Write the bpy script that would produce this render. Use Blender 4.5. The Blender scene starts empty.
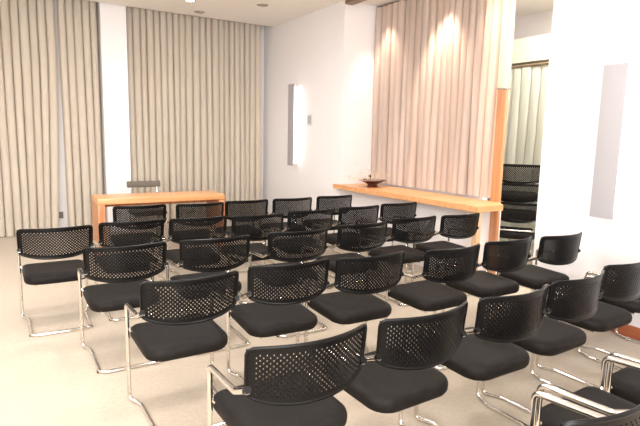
import bpy, bmesh, math, random
from mathutils import Vector, Matrix
random.seed(7)
PI = math.pi
S = bpy.context.scene
C = S.collection

# ------------------------------------------------------------------ camera
YAW, PITCH, ROLL = math.radians(31.658), math.radians(8.258), math.radians(1.2135)
cam_data = bpy.data.cameras.new('camera'); cam = bpy.data.objects.new('camera', cam_data); C.objects.link(cam)
fwd = Vector((math.sin(YAW)*math.cos(PITCH), math.cos(YAW)*math.cos(PITCH), -math.sin(PITCH)))
rgt = Vector((math.cos(YAW), -math.sin(YAW), 0)); up = rgt.cross(fwd)
r2 = rgt*math.cos(ROLL) + up*math.sin(ROLL); u2 = -rgt*math.sin(ROLL) + up*math.cos(ROLL)
M = Matrix((r2, u2, -fwd)).transposed().to_4x4(); M.translation = Vector((0, 0, 1.525))
cam.matrix_world = M
cam_data.sensor_width = 36; cam_data.lens = 36*523.54/640; cam_data.clip_start = .05
S.camera = cam

# ------------------------------------------------------------------ world and exposure
w = bpy.data.worlds.new('world'); S.world = w; w.use_nodes = True
w.node_tree.nodes['Background'].inputs[0].default_value = (.9, .95, 1, 1)
w.node_tree.nodes['Background'].inputs[1].default_value = .3
S.view_settings.view_transform = 'Standard'; S.view_settings.look = 'None'
S.view_settings.gamma = 1; S.view_settings.use_curve_mapping = False
S.view_settings.exposure = 0.0

FILL_PANEL_W = 32      # watts per added ceiling fill panel
SPOT_W = 140
WINDOW_FILL_W = 530
l = bpy.data.lights.new('added_daylight_fill', 'AREA'); l.shape = 'RECTANGLE'; l.size = 4.2; l.size_y = 2.2; l.energy = WINDOW_FILL_W; l.color = (.96, .97, 1)
o = bpy.data.objects.new('added_daylight_fill', l); C.objects.link(o); o.location = (-.9, -2.76, 1.85); o.rotation_euler = (PI/2, 0, 0)  # unseen area lamp added behind the camera as frontal fill

# ------------------------------------------------------------------ materials
def srgb(r, g, b):
    f = lambda c: c/12.92 if c <= .04045 else ((c+.055)/1.055)**2.4
    return (f(r/255), f(g/255), f(b/255), 1)
def mat(name, col, rough=.5, metal=0, noise=None, bump=None, emit=None, spec=.5, coat=0, sheen=0):
    m = bpy.data.materials.new(name); m.use_nodes = True; nt = m.node_tree; b = nt.nodes['Principled BSDF']
    b.inputs['Base Color'].default_value = col; b.inputs['Roughness'].default_value = rough; b.inputs['Metallic'].default_value = metal
    b.inputs['Specular IOR Level'].default_value = spec; b.inputs['Coat Weight'].default_value = coat; b.inputs['Sheen Weight'].default_value = sheen
    tc = nt.nodes.new('ShaderNodeTexCoord')
    if noise:                                   # (scale xyz, amount of second colour, second colour)
        sc, col2, lo, hi = noise
        mp = nt.nodes.new('ShaderNodeMapping'); mp.inputs['Scale'].default_value = sc
        nz = nt.nodes.new('ShaderNodeTexNoise'); nz.inputs['Scale'].default_value = 1; nz.inputs['Detail'].default_value = 5
        rp = nt.nodes.new('ShaderNodeMapRange'); rp.inputs[1].default_value = lo; rp.inputs[2].default_value = hi
        mx = nt.nodes.new('ShaderNodeMix'); mx.data_type = 'RGBA'
        mx.inputs[6].default_value = col; mx.inputs[7].default_value = col2
        nt.links.new(tc.outputs['Object'], mp.inputs[0]); nt.links.new(mp.outputs[0], nz.inputs['Vector'])
        nt.links.new(nz.outputs['Fac'], rp.inputs[0]); nt.links.new(rp.outputs[0], mx.inputs[0]); nt.links.new(mx.outputs[2], b.inputs['Base Color'])
    if bump:
        sc, st, dist = bump
        nz = nt.nodes.new('ShaderNodeTexNoise'); nz.inputs['Scale'].default_value = sc; nz.inputs['Detail'].default_value = 3
        bp = nt.nodes.new('ShaderNodeBump'); bp.inputs['Strength'].default_value = st; bp.inputs['Distance'].default_value = dist
        nt.links.new(tc.outputs['Object'], nz.inputs['Vector']); nt.links.new(nz.outputs['Fac'], bp.inputs['Height']); nt.links.new(bp.outputs[0], b.inputs['Normal'])
    if emit:
        b.inputs['Emission Color'].default_value = emit[0]; b.inputs['Emission Strength'].default_value = emit[1]
    return m
WHITE = mat('white_paint', srgb(232, 228, 227), .6, bump=(60, .05, .002))
CEIL = mat('ceiling_paint', srgb(245, 240, 232), .8, bump=(50, .05, .002))
CARPET = mat('carpet', srgb(180, 165, 146), .95, noise=((40, 40, 40), srgb(171, 155, 135), .35, .7), bump=(420, .5, .004), sheen=.2)
CURT = mat('curtain_fabric', srgb(247, 237, 221), .85, noise=((10, 10, .5), srgb(243, 230, 213), .35, .7), sheen=.2)
CURT2 = mat('curtain_blush_fabric', srgb(242, 224, 211), .8, noise=((12, 12, .4), srgb(230, 207, 190), .4, .65), sheen=.2)
CURT3 = mat('curtain_pale_fabric', srgb(214, 212, 196), .85)
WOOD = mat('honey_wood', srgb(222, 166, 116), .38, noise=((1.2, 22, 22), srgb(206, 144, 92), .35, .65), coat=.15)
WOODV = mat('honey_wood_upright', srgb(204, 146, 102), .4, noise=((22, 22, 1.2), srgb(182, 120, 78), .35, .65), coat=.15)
REDWOOD = mat('red_brown_wood', srgb(168, 96, 62), .4, noise=((20, 1.2, 20), srgb(146, 78, 48), .35, .65))
CHROME = mat('chrome', srgb(226, 222, 216), .12, 1)
PLASTIC = mat('black_plastic', srgb(7, 6, 6), .34, spec=.22)
CUSH = mat('black_seat_fabric', srgb(25, 20, 17), .6, noise=((30, 30, 30), srgb(16, 13, 11), .35, .65), bump=(500, .35, .002), spec=.18)
RUBBER = mat('dark_rubber', srgb(30, 29, 28), .7)
GREYUP = mat('grey_brown_upholstery', srgb(104, 96, 86), .8)
LAMPGREY = mat('pale_grey_metal', srgb(166, 162, 164), .45)
GLOW = mat('lamp_glow', (1, 1, 1, 1), .5, emit=((1, .93, .84, 1), 6.5))
GLOWC = mat('downlight_glow', (1, 1, 1, 1), .5, emit=((1, .9, .76, 1), 12))
FILLGLOW = mat('fill_panel_glow', (1, 1, 1, 1), .5, emit=((1, .95, .88, 1), 3))  # glow for the added ceiling fill panels
RING = mat('dull_steel_ring', srgb(176, 168, 158), .4, .6)
SWITCH = mat('switch_plate', srgb(214, 208, 202), .4)
DARKGREY = mat('grey_socket', srgb(120, 112, 106), .5)
BOWL = mat('dark_wooden_bowl', srgb(86, 44, 30), .35)
TWIG = mat('pale_dried_stem', srgb(226, 210, 186), .7)
BERRY = mat('dark_red_pod', srgb(92, 24, 22), .4)
RAILM = mat('bronze_rail', srgb(132, 112, 90), .4, .5)

# ------------------------------------------------------------------ mesh helpers
def obj(name, bm, m, parent=None, smooth=True):
    me = bpy.data.meshes.new(name); bm.normal_update(); bm.to_mesh(me); bm.free(); me.materials.append(m)
    if smooth:
        for p in me.polygons: p.use_smooth = True
        me.set_sharp_from_angle(angle=math.radians(38))
    o = bpy.data.objects.new(name, me); C.objects.link(o)
    if parent: o.parent = parent
    return o
def struct(name, bm, m):
    o = obj(name, bm, m, smooth=False); o['kind'] = 'structure'; return o
def tag(o, label, cat, group=None):
    o['label'] = label; o['category'] = cat
    if group: o['group'] = group
    return o
def thing(name, label, cat, loc, rz=0, group=None):
    o = bpy.data.objects.new(name, None); C.objects.link(o); o.location = loc; o.rotation_euler = (0, 0, rz)
    return tag(o, label, cat, group)
def box(bm, x0, x1, y0, y1, z0, z1, bev=0):
    r = bmesh.ops.create_cube(bm, size=1)
    for v in r['verts']:
        v.co = Vector(((x0+x1)/2+v.co.x*(x1-x0), (y0+y1)/2+v.co.y*(y1-y0), (z0+z1)/2+v.co.z*(z1-z0)))
    if bev:
        es = list({e for v in r['verts'] for e in v.link_edges})
        bmesh.ops.bevel(bm, geom=es, offset=bev, segments=3, profile=.5, affect='EDGES')
    return bm
def B(*a, **k): return box(bmesh.new(), *a, **k)
def fillet(pts, rad, n=6):
    pts = [Vector(p) for p in pts]; out = [pts[0]]
    for i in range(1, len(pts)-1):
        a, b, c = pts[i-1], pts[i], pts[i+1]; d1 = (a-b).normalized(); d2 = (c-b).normalized()
        ang = d1.angle(d2); t = min(rad/math.tan(ang/2), (a-b).length*.49, (c-b).length*.49)
        p0, p2 = b+d1*t, b+d2*t
        for k in range(n+1):
            s = k/n; out.append(p0*(1-s)**2 + b*2*s*(1-s) + p2*s*s)
    out.append(pts[-1]); return out
def tube(bm, pts, r, seg=10, closed=False, flat=1.0):
    pts = [Vector(p) for p in pts]; n = len(pts); rings = []
    t0 = (pts[1]-pts[0]).normalized(); ref = Vector((0, 0, 1)) if abs(t0.z) < .9 else Vector((1, 0, 0))
    nrm = (ref - t0*ref.dot(t0)).normalized()
    for i, p in enumerate(pts):
        if closed: t = (pts[(i+1) % n]-pts[i-1]).normalized()
        elif i == 0: t = t0
        elif i == n-1: t = (pts[-1]-pts[-2]).normalized()
        else: t = ((pts[i+1]-p).normalized()+(p-pts[i-1]).normalized()).normalized()
        nrm = (nrm - t*nrm.dot(t)).normalized(); bn = t.cross(nrm)
        rr = r[i] if isinstance(r, (list, tuple)) else r
        rings.append([bm.verts.new(p + nrm*math.cos(2*PI*k/seg)*rr*flat + bn*math.sin(2*PI*k/seg)*rr) for k in range(seg)])
    for i in range(n if closed else n-1):
        a, b = rings[i], rings[(i+1) % n]
        for k in range(seg): bm.faces.new((a[k], a[(k+1) % seg], b[(k+1) % seg], b[k]))
    if not closed:
        bm.faces.new(list(reversed(rings[0]))); bm.faces.new(rings[-1])
    return bm
def lathe(bm, prof, seg=28, loc=(0, 0, 0)):
    rings = []
    for r, z in prof:
        rings.append([bm.verts.new((loc[0]+max(r, 1e-4)*math.cos(2*PI*k/seg), loc[1]+max(r, 1e-4)*math.sin(2*PI*k/seg), loc[2]+z)) for k in range(seg)])
    for a, b in zip(rings, rings[1:]):
        for k in range(seg): bm.faces.new((a[k], a[(k+1) % seg], b[(k+1) % seg], b[k]))
    return bm

# ------------------------------------------------------------------ room shell
XW, YB, H = 4.22, 8.9, 3.40
struct('floor', B(-3.2, 7.2, -2.6, YB+.1, -.1, 0), CARPET)
bm = bmesh.new()
box(bm, -3.2, 7.2, -2.6, 8.52, H, H+.12)                 # stops short of the back wall: curtain pocket
box(bm, -3.2, 7.2, 8.52, YB+.1, H+.14, H+.22)
struct('ceiling', bm, CEIL)
struct('wall_back', B(-3.2, 7.2, YB, YB+.12, 0, H+.22), WHITE)
struct('wall_left', B(-3.32, -3.2, -2.7, YB+.1, 0, H+.2), WHITE)
bm = bmesh.new()                                          # wall behind the camera; its wide window is added to supply light
box(bm, -3.2, -3.0, -2.72, -2.6, 0, H+.2); box(bm, 1.2, 7.2, -2.72, -2.6, 0, H+.2)
box(bm, -3.0, 1.2, -2.72, -2.6, 0, .7); box(bm, -3.0, 1.2, -2.72, -2.6, 3.0, H+.2)
struct('wall_front', bm, WHITE)
bm = bmesh.new()
for x in (-3.0, -1.62, -.24, 1.14): box(bm, x, x+.06, -2.70, -2.64, .7, 3.0)
for z in (.7, 2.94): box(bm, -3.0, 1.2, -2.70, -2.64, z, z+.06)
struct('added_window_1', bm, LAMPGREY)  # frame of the added, unseen window around the daylight fill
struct('trim_1', B(1.41, 1.775, 8.56, YB, 0, H+.14), WHITE)      # white column between the curtains
bm = bmesh.new()
box(bm, XW, XW+.55, 6.30, YB, 0, H+.1)                   # far pier, its cheek closes the niche
box(bm, XW+.08, 4.86, 3.95, 6.30, 0, .78)                # wall below the ledge
box(bm, 4.86, 4.95, 4.24, 6.30, 0, H+.1)                 # niche back
struct('wall_right', bm, WHITE)
struct('wall_near', B(XW, XW+.14, -2.6, 3.03, 0, H+.1), WHITE)
struct('wall_alcove', B(6.9, 7.05, -2.6, 8.9, 0, H+.1), WHITE)
struct('wall_partition', B(4.95, 6.9, 5.9, 6.0, 0, H+.1), WHITE)
struct('wall_divider', B(4.36, 6.9, 1.6, 1.7, 0, H+.1), WHITE)
struct('baseboard_right', B(XW-.018, XW, -2.6, 3.03, 0, .095), REDWOOD)
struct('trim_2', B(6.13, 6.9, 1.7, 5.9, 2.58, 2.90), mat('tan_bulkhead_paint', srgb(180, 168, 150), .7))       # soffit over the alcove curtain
struct('trim_3', B(XW, 4.34, 3.03, 6.3, H-.05, H), RAILM)     # pelmet strip at the niche head

# ------------------------------------------------------------------ curtains
def curtain(name, u0, u1, z0, z1, m, axis, pos, period=.104, amp=.12, seed=1, edge=None, step=18, skew=-.22, flip=1):
    """pleated cloth hung along x (axis 'x', at y=pos) or along y (axis 'y', at x=pos)"""
    rnd = random.Random(seed); bm = bmesh.new()
    folds = []; u = u0
    while u < u1:
        p = period*rnd.uniform(.86, 1.14); folds.append((u, p, amp*rnd.uniform(.8, 1.1), rnd.uniform(-1, 1))); u += p
    us = []
    for (u, p, a, ph) in folds:
        for k in range(step): us.append((u, p, a, ph, k/step))
    zs = [0, .12, .3, .5, .7, .88, 1]; cols = []
    for (u, p, a, ph, s) in us:
        col = []
        for zz in zs:
            th = 2*PI*s
            d = a*abs(math.sin(PI*s))**.5*(1-.12*zz) + .012*math.sin(3.1*zz+ph*3)
            x = u + p*s + skew*p*math.sin(th)*.55 + .008*math.sin(2*zz*PI*.7+ph*2)*(1-zz)
            z = z0 + (z1-z0)*zz
            if edge: x = edge(x, z)
            col.append(bm.verts.new((x, pos - flip*d, z) if axis == 'x' else (pos - flip*d, x, z)))
        cols.append(col)
    for a, b in zip(cols, cols[1:]):
        for i in range(len(zs)-1): bm.faces.new((a[i], b[i], b[i+1], a[i+1]))
    bmesh.ops.solidify(bm, geom=bm.faces[:], thickness=.003)
    return obj(name, bm, m)
def hang(label, rail_args, *a, group=None, **k):
    (x0, y0, z), (x1, y1, _) = rail_args
    t = thing('curtain', label, 'curtain', ((x0+x1)/2, (y0+y1)/2, 0), 0, group)
    c = curtain('curtain_cloth', *a, **k); c.parent = t; c.location = -Vector(t.location)
    r = obj('curtain_rail', tube(bmesh.new(), [(x0, y0, z), (x1, y1, z)], .014), RAILM, t); r.location = -Vector(t.location)
    return t
def e_left(x, z):      # the right hand edge of the first left panel swings open low down
    g = max(0, min(1, (2.3-z)/2.2)); return x - .07*g*max(0, min(1, (x-.2)/.55))
def e_right(x, z):
    g = max(0, min(1, (2.3-z)/2.2)); return x + .02*g*max(0, min(1, (1.4-x)/.6))
hang('beige pleated curtain at the far left edge, left of the slit of white wall', ((-1.6, 8.72, 3.5), (.78, 8.72, 3.5)), -1.6, .785, .012, 3.49, CURT, 'x', 8.77, seed=3, edge=e_left, group='beige curtains on the back wall')
hang('narrow beige pleated curtain between the slit of white wall and the white column', ((.86, 8.72, 3.5), (1.39, 8.72, 3.5)), .86, 1.34, .012, 3.49, CURT, 'x', 8.77, seed=8, edge=e_right, group='beige curtains on the back wall')
hang('wide beige pleated curtain behind the wooden table, right of the white column', ((1.79, 8.72, 3.5), (4.06, 8.72, 3.5)), 1.79, 3.99, .012, 3.49, CURT, 'x', 8.77, seed=5, group='beige curtains on the back wall')
hang('blush beige pleated curtain hanging in the niche above the wooden ledge', ((4.78, 3.93, 3.37), (4.78, 6.27, 3.37)), 3.95, 6.27, .88, 3.36, CURT2, 'y', 4.845, period=.118, amp=.115, seed=11)
hang('pale greenish curtain seen through the opening behind the stacked chairs', ((6.05, 1.9, 2.52), (6.05, 5.8, 2.52)), 1.9, 5.7, .02, 2.5, CURT3, 'y', 6.10, period=.13, amp=.06, seed=13)

# ------------------------------------------------------------------ niche: ledge, post, upright panel
t = thing('wall_ledge', 'long honey wood ledge under the blush curtain along the right wall', 'shelf', (4.4, 4.8, 0))
def at(t, o): o.location = -Vector(t.location); return o
bm = bmesh.new(); led = [(4.14, 3.66), (4.53, 3.66), (4.70, 3.86), (4.70, 6.37), (4.14, 6.37)]
lo = [bm.verts.new((x, y, .795)) for x, y in led]; hi = [bm.verts.new((x, y, .855)) for x, y in led]
bm.faces.new(list(reversed(lo))); bm.faces.new(hi)
for k in range(5): bm.faces.new((lo[k], lo[(k+1) % 5], hi[(k+1) % 5], hi[k]))
at(t, obj('ledge_board', bm, WOOD, t))
at(t, obj('support_post', B(4.16, 4.22, 3.67, 3.73, 0, .795, bev=.003), mat('pale_wood_post', srgb(216, 178, 140), .4), t))
t = thing('wood_panel', 'upright honey wood end panel at the near end of the blush curtain', 'panel', (4.78, 3.9, 0))
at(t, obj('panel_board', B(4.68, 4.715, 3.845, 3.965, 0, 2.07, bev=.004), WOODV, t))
at(t, obj('top_bracket', B(4.68, 4.72, 3.835, 3.975, 2.072, 2.09, bev=.003), CHROME, t))

t = thing('bowl', 'dark footed bowl with pale dried sprigs standing on the wooden ledge', 'bowl', (4.42, 5.80, .857)); t.scale = (1.25, 1.25, 1.25)
obj('bowl_body', lathe(bmesh.new(), [(0, 0), (.06, 0), (.065, .006), (.05, .018), (.055, .03), (.12, .062), (.15, .072), (.148, .078), (.11, .066), (.05, .04), (0, .036)]), BOWL, t)
bm = bmesh.new()
for k in range(26):
    a = random.uniform(0, 2*PI); L = random.uniform(.1, .24); e = random.uniform(.2, 1.3)
    p1 = Vector((math.cos(a)*.05, math.sin(a)*.05, .05)); p2 = p1+Vector((math.cos(a)*math.cos(e), math.sin(a)*math.cos(e), math.sin(e)))*L*.6
    p3 = p2+Vector((math.cos(a+.4)*math.cos(e*.5), math.sin(a+.4)*math.cos(e*.5), math.sin(e*.6)))*L*.5
    tube(bm, [p1, p2, p3], [.0025, .002, .001], 5)
    bmesh.ops.create_icosphere(bm, subdivisions=1, radius=random.uniform(.006, .012), matrix=Matrix.Translation(p3))
obj('dried_sprigs', bm, TWIG, t)
bm = bmesh.new(); tube(bm, [(.0, .02, .05), (-.01, .03, .1)], .002, 5)
bmesh.ops.create_icosphere(bm, subdivisions=2, radius=.018, matrix=Matrix.Translation((-.012, .032, .115)))
obj('seed_pod', bm, BERRY, t)

# ------------------------------------------------------------------ table and the chair behind it
t = thing('conference_table', 'honey wood table with slab ends in front of the beige curtain', 'table', (1.79, 6.92, 0))
obj('tabletop', B(-.80, .80, -.26, .27, .665, .735, bev=.004), WOOD, t)
for s in (-1, 1):
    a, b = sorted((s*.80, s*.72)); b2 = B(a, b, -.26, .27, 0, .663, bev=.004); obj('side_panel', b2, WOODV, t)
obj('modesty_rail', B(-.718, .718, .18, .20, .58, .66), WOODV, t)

def rr_outline(hx, yf, yb, rf, rb, n=7, taper=0):
    pts = []
    for (cx, cy, r, a0) in ((hx-rf, yf-rf, rf, 0), (-(hx-rf), yf-rf, rf, PI/2), (-(hx-taper-rb), yb+rb, rb, PI), (hx-taper-rb, yb+rb, rb, 1.5*PI)):
        for k in range(n+1):
            a = a0+PI/2*k/n; pts.append((cx+r*math.cos(a), cy+r*math.sin(a)))
    return pts
def cushion(bm, outline, levels, cy=.02, dome=.0, tilt=0):
    """levels: (scale inset in metres, z)"""
    c = Vector((0, cy)); rings = []
    for ins, z in levels:
        ring = []
        for (x, y) in outline:
            v = Vector((x, y))-c; L = v.length; v = v*(max(L-ins, .001)/L)
            ring.append(bm.verts.new((v.x, v.y+cy, z + tilt*(v.y))))
        rings.append(ring)
    n = len(outline)
    for a, b in zip(rings, rings[1:]):
        for k in range(n): bm.faces.new((a[k], a[(k+1) % n], b[(k+1) % n], b[k]))
    bm.faces.new(list(reversed(rings[0])))
    cv = bm.verts.new((0, cy, levels[-1][1]+.001))
    for k in range(n): bm.faces.new((rings[-1][k], rings[-1][(k+1) % n], cv))
    return bm

t = thing('conference_chair', 'plain grey brown chair tucked behind the wooden table', 'chair', (1.77, 7.52, 0), PI)
obj('seat', cushion(bmesh.new(), rr_outline(.23, .23, -.22, .06, .06), [(.02, .40), (0, .41), (0, .44), (.01, .455), (.05, .465), (.15, .468)]), GREYUP, t)
bm = B(-.235, .235, -.25, -.21, .76, .848, bev=.015)
for v in bm.verts: v.co.y += .05*(v.co.x/.235)**2
obj('backrest', bm, GREYUP, t)
obj('back_frame', tube(bmesh.new(), fillet([(-.2, -.20, .41), (-.2, -.262, .79), (.2, -.262, .79), (.2, -.20, .41)], .05), .010), CHROME, t)
for sx in (-1, 1):
    for sy in (-1, 1):
        obj('leg', tube(bmesh.new(), [(sx*.2, sy*.19, .005), (sx*.2, sy*.18, .402)], .011), CHROME, t)

# ------------------------------------------------------------------ the meeting chair
HW, HC = .248, .207
def back_pt(u, v, off=0):
    """u -1..1 across, v 0..1 up; off along the outward normal (towards the rear)"""
    z0 = .570+.040*abs(u)**2.6; z1 = .80-.004*abs(u)**6
    z = z0+(z1-z0)*v
    y = -.232+.075*abs(u)**2.1 - .018*(v-.4)
    x = .257*u*(1-.02*(1-v))
    nx = -2*.075*u*.9/.257; L = math.hypot(nx, 1)
    return Vector((x + off*(-(-nx)/L)*-1*-1, y - off/L, z))
def perforated_back():
    bm = bmesh.new(); NU, NV = 44, 18; U, V = .945, (.06, .94)
    def grid(off):
        cache = {}
        def P(u, v):
            k = (round(u, 5), round(v, 5))
            if k not in cache: cache[k] = bm.verts.new(back_pt(u, v, off))
            return cache[k]
        return P
    F, G = grid(.003), grid(-.003)
    def quad(a, b, c, d):       # corners (u,v) on both faces
        bm.faces.new([F(*p) for p in (a, b, c, d)]); bm.faces.new([G(*p) for p in (d, c, b, a)])
    us = [-U+2*U*i/NU for i in range(NU+1)]; vs = [V[0]+(V[1]-V[0])*j/NV for j in range(NV+1)]
    for i in range(NU):
        for j in range(NV):
            a, b, c, d = (us[i], vs[j]), (us[i+1], vs[j]), (us[i+1], vs[j+1]), (us[i], vs[j+1])
            if (i+j) % 2 or i in (0, NU-1) or j in (0, NV-1):
                quad(a, b, c, d)
            else:
                k = .15
                def ins(p, q): return (p[0]+(q[0]-p[0])*k, p[1]+(q[1]-p[1])*k)
                A, Bq, Cq, D = ins(a, c), ins(b, d), ins(c, a), ins(d, b)
                quad(a, b, Bq, A); quad(b, c, Cq, Bq); quad(c, d, D, Cq); quad(d, a, A, D)
                for p, q in ((A, Bq), (Bq, Cq), (Cq, D), (D, A)):
                    bm.faces.new((F(*p), F(*q), G(*q), G(*p)))
    ue = [-1]+us+[1]; ve = [0]+vs+[1]
    for i in range(len(ue)-1):
        for j in range(len(ve)-1):
            if i in (0, len(ue)-2) or j in (0, len(ve)-2):
                quad((ue[i], ve[j]), (ue[i+1], ve[j]), (ue[i+1], ve[j+1]), (ue[i], ve[j+1]))
    bmesh.ops.recalc_face_normals(bm, faces=bm.faces[:])
    return bm
def back_rim():
    n = 24; pts = []
    for k in range(n+1): pts.append(back_pt(-1+2*k/n, 1))
    for k in range(1, 8): pts.append(back_pt(1, 1-k/8))
    for k in range(n+1): pts.append(back_pt(1-2*k/n, 0))
    for k in range(1, 8): pts.append(back_pt(-1, k/8))
    # soften the four corners
    for _ in range(1):
        pts = [(pts[i-1]+pts[i]*2+pts[(i+1) % len(pts)])/4 for i in range(len(pts))]
    return tube(bmesh.new(), pts, .0075, 8, closed=True)
R = .0118
def make_chair(label, group):
    t = thing('meeting_chair', label, 'chair', (0, 0, 0), 0, group)
    bk = obj('backrest', perforated_back(), PLASTIC, t)
    obj('backrest_rim', back_rim(), PLASTIC, bk)
    st = obj('seat', cushion(bmesh.new(), rr_outline(.233, .275, -.165, .05, .10, taper=.002),
             [(.03, .362), (.012, .366), (.002, .380), (0, .406), (.006, .423), (.02, .433), (.05, .439), (.10, .438), (.16, .435)], cy=.055, tilt=.03), CUSH, t)
    obj('seat_pan', cushion(bmesh.new(), rr_outline(.205, .225, -.13, .06, .09, taper=.015), [(.03, .352), (0, .356), (0, .366)], tilt=.03), PLASTIC, t)
    # base: two runners joined by the rear cross bar
    obj('floor_runner', tube(bmesh.new(), fillet([(-HW, .222, .07), (-HW, .222, R), (-HC, .12, R), (-HC, -.30, R), (HC, -.30, R), (HC, .12, R), (HW, .222, R), (HW, .222, .07)], .05, 6), R), CHROME, t)
    for s in (-1, 1):
        obj('leg', tube(bmesh.new(), [(s*HW, .222, .07), (s*HW, .222, .515)], R), CHROME, t)
        obj('armrest', tube(bmesh.new(), fillet([(s*HW, .222, .515), (s*HW, .222, .577), (s*(HW+.006), -.06, .592), (s*.252, -.165, .640)], .07, 8), R*1.12), CHROME, t)
        f = obj('clamp', tube(bmesh.new(), [(s*.252, -.150, .632), (s*.252, -.168, .646)], .0145), PLASTIC, t)
        obj('glide', B(s*HC-.014, s*HC+.014, -.27, -.235, .0, .006), RUBBER, t)
    bm = bmesh.new()
    tube(bm, fillet([(-HW, .222, .44), (-.17, .20, .342), (.17, .20, .342), (HW, .222, .44)], .03), .009)
    for s in (-1, 1): tube(bm, [(s*.15, .20, .342), (s*.15, -.09, .338)], .009)
    obj('seat_support', bm, CHROME, t)
    return t
def dup(root, loc, rz, label, group):
    r = root.copy(); C.objects.link(r); r.location = loc; r.rotation_euler = (0, 0, rz); r['label'] = label; r['group'] = group
    for ch in list(root.children):
        c = ch.copy(); C.objects.link(c); c.parent = r
        for g in list(ch.children):
            d = g.copy(); C.objects.link(d); d.parent = c
    return r
ROWS = [
 ('row cut off by the lower right corner', [(1.464, .93, 3), (2.034, .986, 3), (2.592, 1.02, 3)]),
 ('large row nearest the camera', [(.95, 1.76, .5), (1.53, 1.77, 2.0), (2.13, 1.78, .8), (2.69, 1.81, 2.4), (3.31, 1.88, 1.5), (3.92, 1.95, 1)]),
 ('second full row from the camera', [(.82, 2.75, .4), (1.43, 2.79, -3), (1.98, 2.74, -1.6), (2.63, 2.68, .6), (3.23, 2.70, .1), (3.80, 2.65, -.4)]),
 ('middle row', [(.69, 3.69, -.7), (1.30, 3.68, -.3), (1.98, 3.68, -1.6), (2.65, 3.75, .2), (3.31, 3.83, -1), (3.88, 3.80, -.3)]),
 ('second row back from the table', [(.35, 4.58, -.2), (.93, 4.65, -.6), (1.49, 4.62, -.4), (2.04, 4.56, -.7), (2.65, 4.63, -.8), (3.28, 4.68, -.5), (3.88, 4.74, -.4)]),
 ('farthest row next to the table', [(1.21, 5.60, -1.4), (1.82, 5.54, -1.4), (2.38, 5.60, -.7), (2.97, 5.60, -1.4), (3.59, 5.64, -.8)]),
]
ORD = ['leftmost', 'second from left', 'third from left', 'fourth from left', 'fifth from left', 'sixth from left', 'rightmost']
GROUP = 'black chairs in rows'
proto = None
for rname, lst in ROWS:
    n = len(lst)
    for i, (x, y, a) in enumerate(lst):
        pos = 'rightmost' if i == n-1 else ORD[i]
        label = 'black perforated-back chrome armchair, %s in the %s' % (pos, rname)
        if n == 3: label = ['black armchair in the bottom right corner, only its backrest rim and seat edge showing', 'black chair in the lower right corner, its chrome armrest bend and seat left of centre', 'black chair at the lower right frame edge, rightmost of the corner chairs'][i]
        if proto is None:
            proto = make_chair(label, GROUP); proto.location = (x, y, 0); proto.rotation_euler = (0, 0, math.radians(a))
        else: dup(proto, (x, y, 0), math.radians(a), label, GROUP)
LV = ['bottom', 'middle', 'topmost']
for k in range(3):
    dup(proto, (5.38+.070*k, 4.14+.055*k, .222*k), math.radians(-52), 'black armchair, %s one of the stack seen through the opening' % LV[k], 'stacked chairs beyond the opening')

# ------------------------------------------------------------------ wall lamps
def area(name, loc, size, watts, col, rot=(0, 0, 0), size_y=None, parent=None, spread=None):
    l = bpy.data.lights.new(name, 'AREA'); l.energy = watts; l.color = col; l.size = size
    if size_y: l.shape = 'RECTANGLE'; l.size_y = size_y
    if spread: l.spread = spread
    o = bpy.data.objects.new(name, l); C.objects.link(o); o.location = loc; o.rotation_euler = rot
    if parent: o.parent = parent
    return o
def sconce(y, z0, z1, label):
    t = thing('wall_lamp', label, 'wall lamp', (XW, y, (z0+z1)/2), 0, 'white wall lamps'); h = (z1-z0)/2
    obj('front_panel', B(-.120, -.108, -.095, .095, -h, h, bev=.003), LAMPGREY, t)
    obj('back_box', B(-.107, 0, -.030, .030, -h+.03, h-.03), WHITE, t)
    for s in (-1, 1):
        a, b = sorted((s*.034, s*.060)); obj('light_tube', B(-.085, -.045, a, b, -h+.05, h-.05, bev=.008), GLOW, t)
sconce(2.36, .93, 2.13, 'white glowing wall lamp on the near white wall at right')
sconce(7.62, 1.05, 2.36, 'white glowing wall lamp on the far wall beside the beige curtain')
t = thing('wall_switch', 'small pale control plate on the far white wall right of the lamp', 'switch', (XW, 7.2, 1.79))
obj('plate', B(-.012, 0, -.07, .07, -.09, .09, bev=.003), SWITCH, t)
for s in (-1, 1): obj('rocker', B(-.018, -.012, s*.03-.022, s*.03+.022, -.06, .06, bev=.002), LAMPGREY, t)
t = thing('power_outlet', 'small grey socket low on the wall in the slit between curtains', 'socket', (.76, YB, .25))
obj('cover_plate', B(-.06, .06, -.015, 0, -.05, .05, bev=.003), DARKGREY, t)

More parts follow.
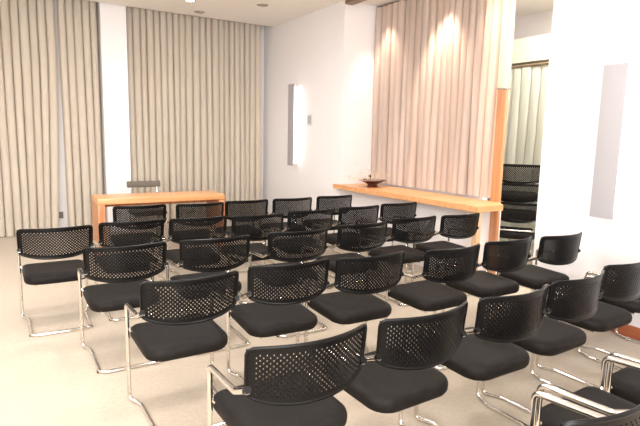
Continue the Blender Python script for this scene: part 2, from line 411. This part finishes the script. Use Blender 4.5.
# ------------------------------------------------------------------ ceiling lamps and added fill lights
def downlight(x, y, label, lit=True, z=H, group='recessed ceiling spots'):
    t = thing('downlight', label, 'ceiling light', (x, y, z), 0, group)
    obj('trim_ring', lathe(bmesh.new(), [(.062, -.002), (.066, -.010), (.082, -.008), (.085, 0), (.06, 0), (.062, -.002)]), RING if not lit else LAMPGREY, t)
    obj('lens', lathe(bmesh.new(), [(0, -.003), (.060, -.003), (.060, -.001), (0, -.001)]), GLOWC if lit else RING, t)
    return t
downlight(2.45, 7.60, 'bright recessed ceiling spot over the table at the top edge')
downlight(2.79, 8.20, 'unlit recessed ceiling spot close to the back curtain', lit=False)
downlight(3.40, 7.22, 'unlit recessed ceiling spot near the far right corner', lit=False)
def spot(loc, target, watts, ang, col=(1, .80, .66), blend=.6):
    l = bpy.data.lights.new('spot_beam', 'SPOT'); l.energy = watts; l.color = col; l.spot_size = math.radians(ang); l.spot_blend = blend; l.shadow_soft_size = .04
    o = bpy.data.objects.new('spot_beam', l); C.objects.link(o); o.location = loc
    o.rotation_euler = (Vector(target)-Vector(loc)).to_track_quat('-Z', 'Y').to_euler(); return o
for i, (y, wt) in enumerate(((5.95, .6), (4.85, 1.25), (4.15, .15))):
    downlight(4.47, y, 'recessed warm spot in the niche ceiling, %s of three along the curtain' % ['farthest', 'middle', 'nearest'][i], group='warm spots in the niche ceiling')
    spot((4.47, y, H-.02), (4.74, y, 1.9), SPOT_W*wt, 60)
for x in (-1.8, .1, 2.0):  # panel lights added out of view to light the room
    for y in (-1.2, 1.2, 3.6, 5.7):
        t = thing('fill_panel_light', 'added square white ceiling panel light above the chairs, out of view', 'ceiling light', (x, y, H), 0, 'added ceiling panel lights')
        obj('panel_frame', B(-.32, .32, -.32, .32, -.012, 0, bev=.002), LAMPGREY, t)
        obj('diffuser', B(-.29, .29, -.29, .29, -.016, -.0125), FILLGLOW, t)
        area('fill_lamp', (0, 0, -.03), .58, FILL_PANEL_W, (1, .99, .975), parent=t)
for (x, y, wt) in ((2.45, 7.60, 45), (.9, 7.4, 45)):  # second beam belongs to the added curtain wash
    spot((x, y, H-.02), (x, y, 0), wt*.35, 130, (1, .97, .93), .9)
downlight(.9, 7.4, 'added recessed ceiling spot above the left end of the table, out of view')  # unseen spot added to brighten the back curtains
t = thing('fill_panel_light', 'added long ceiling light in the alcove beyond the opening, out of view', 'ceiling light', (5.5, 3.3, H))
obj('panel_frame', B(-.2, .2, -1.3, 1.3, -.05, 0, bev=.002), LAMPGREY, t)
obj('diffuser', B(-.18, .18, -1.27, 1.27, -.054, -.0505), FILLGLOW, t)
area('fill_lamp', (0, 0, -.07),  .36, 150, (1, .97, .92), size_y=2.5, parent=t)  # lamp added out of view to brighten the alcove and its curtain
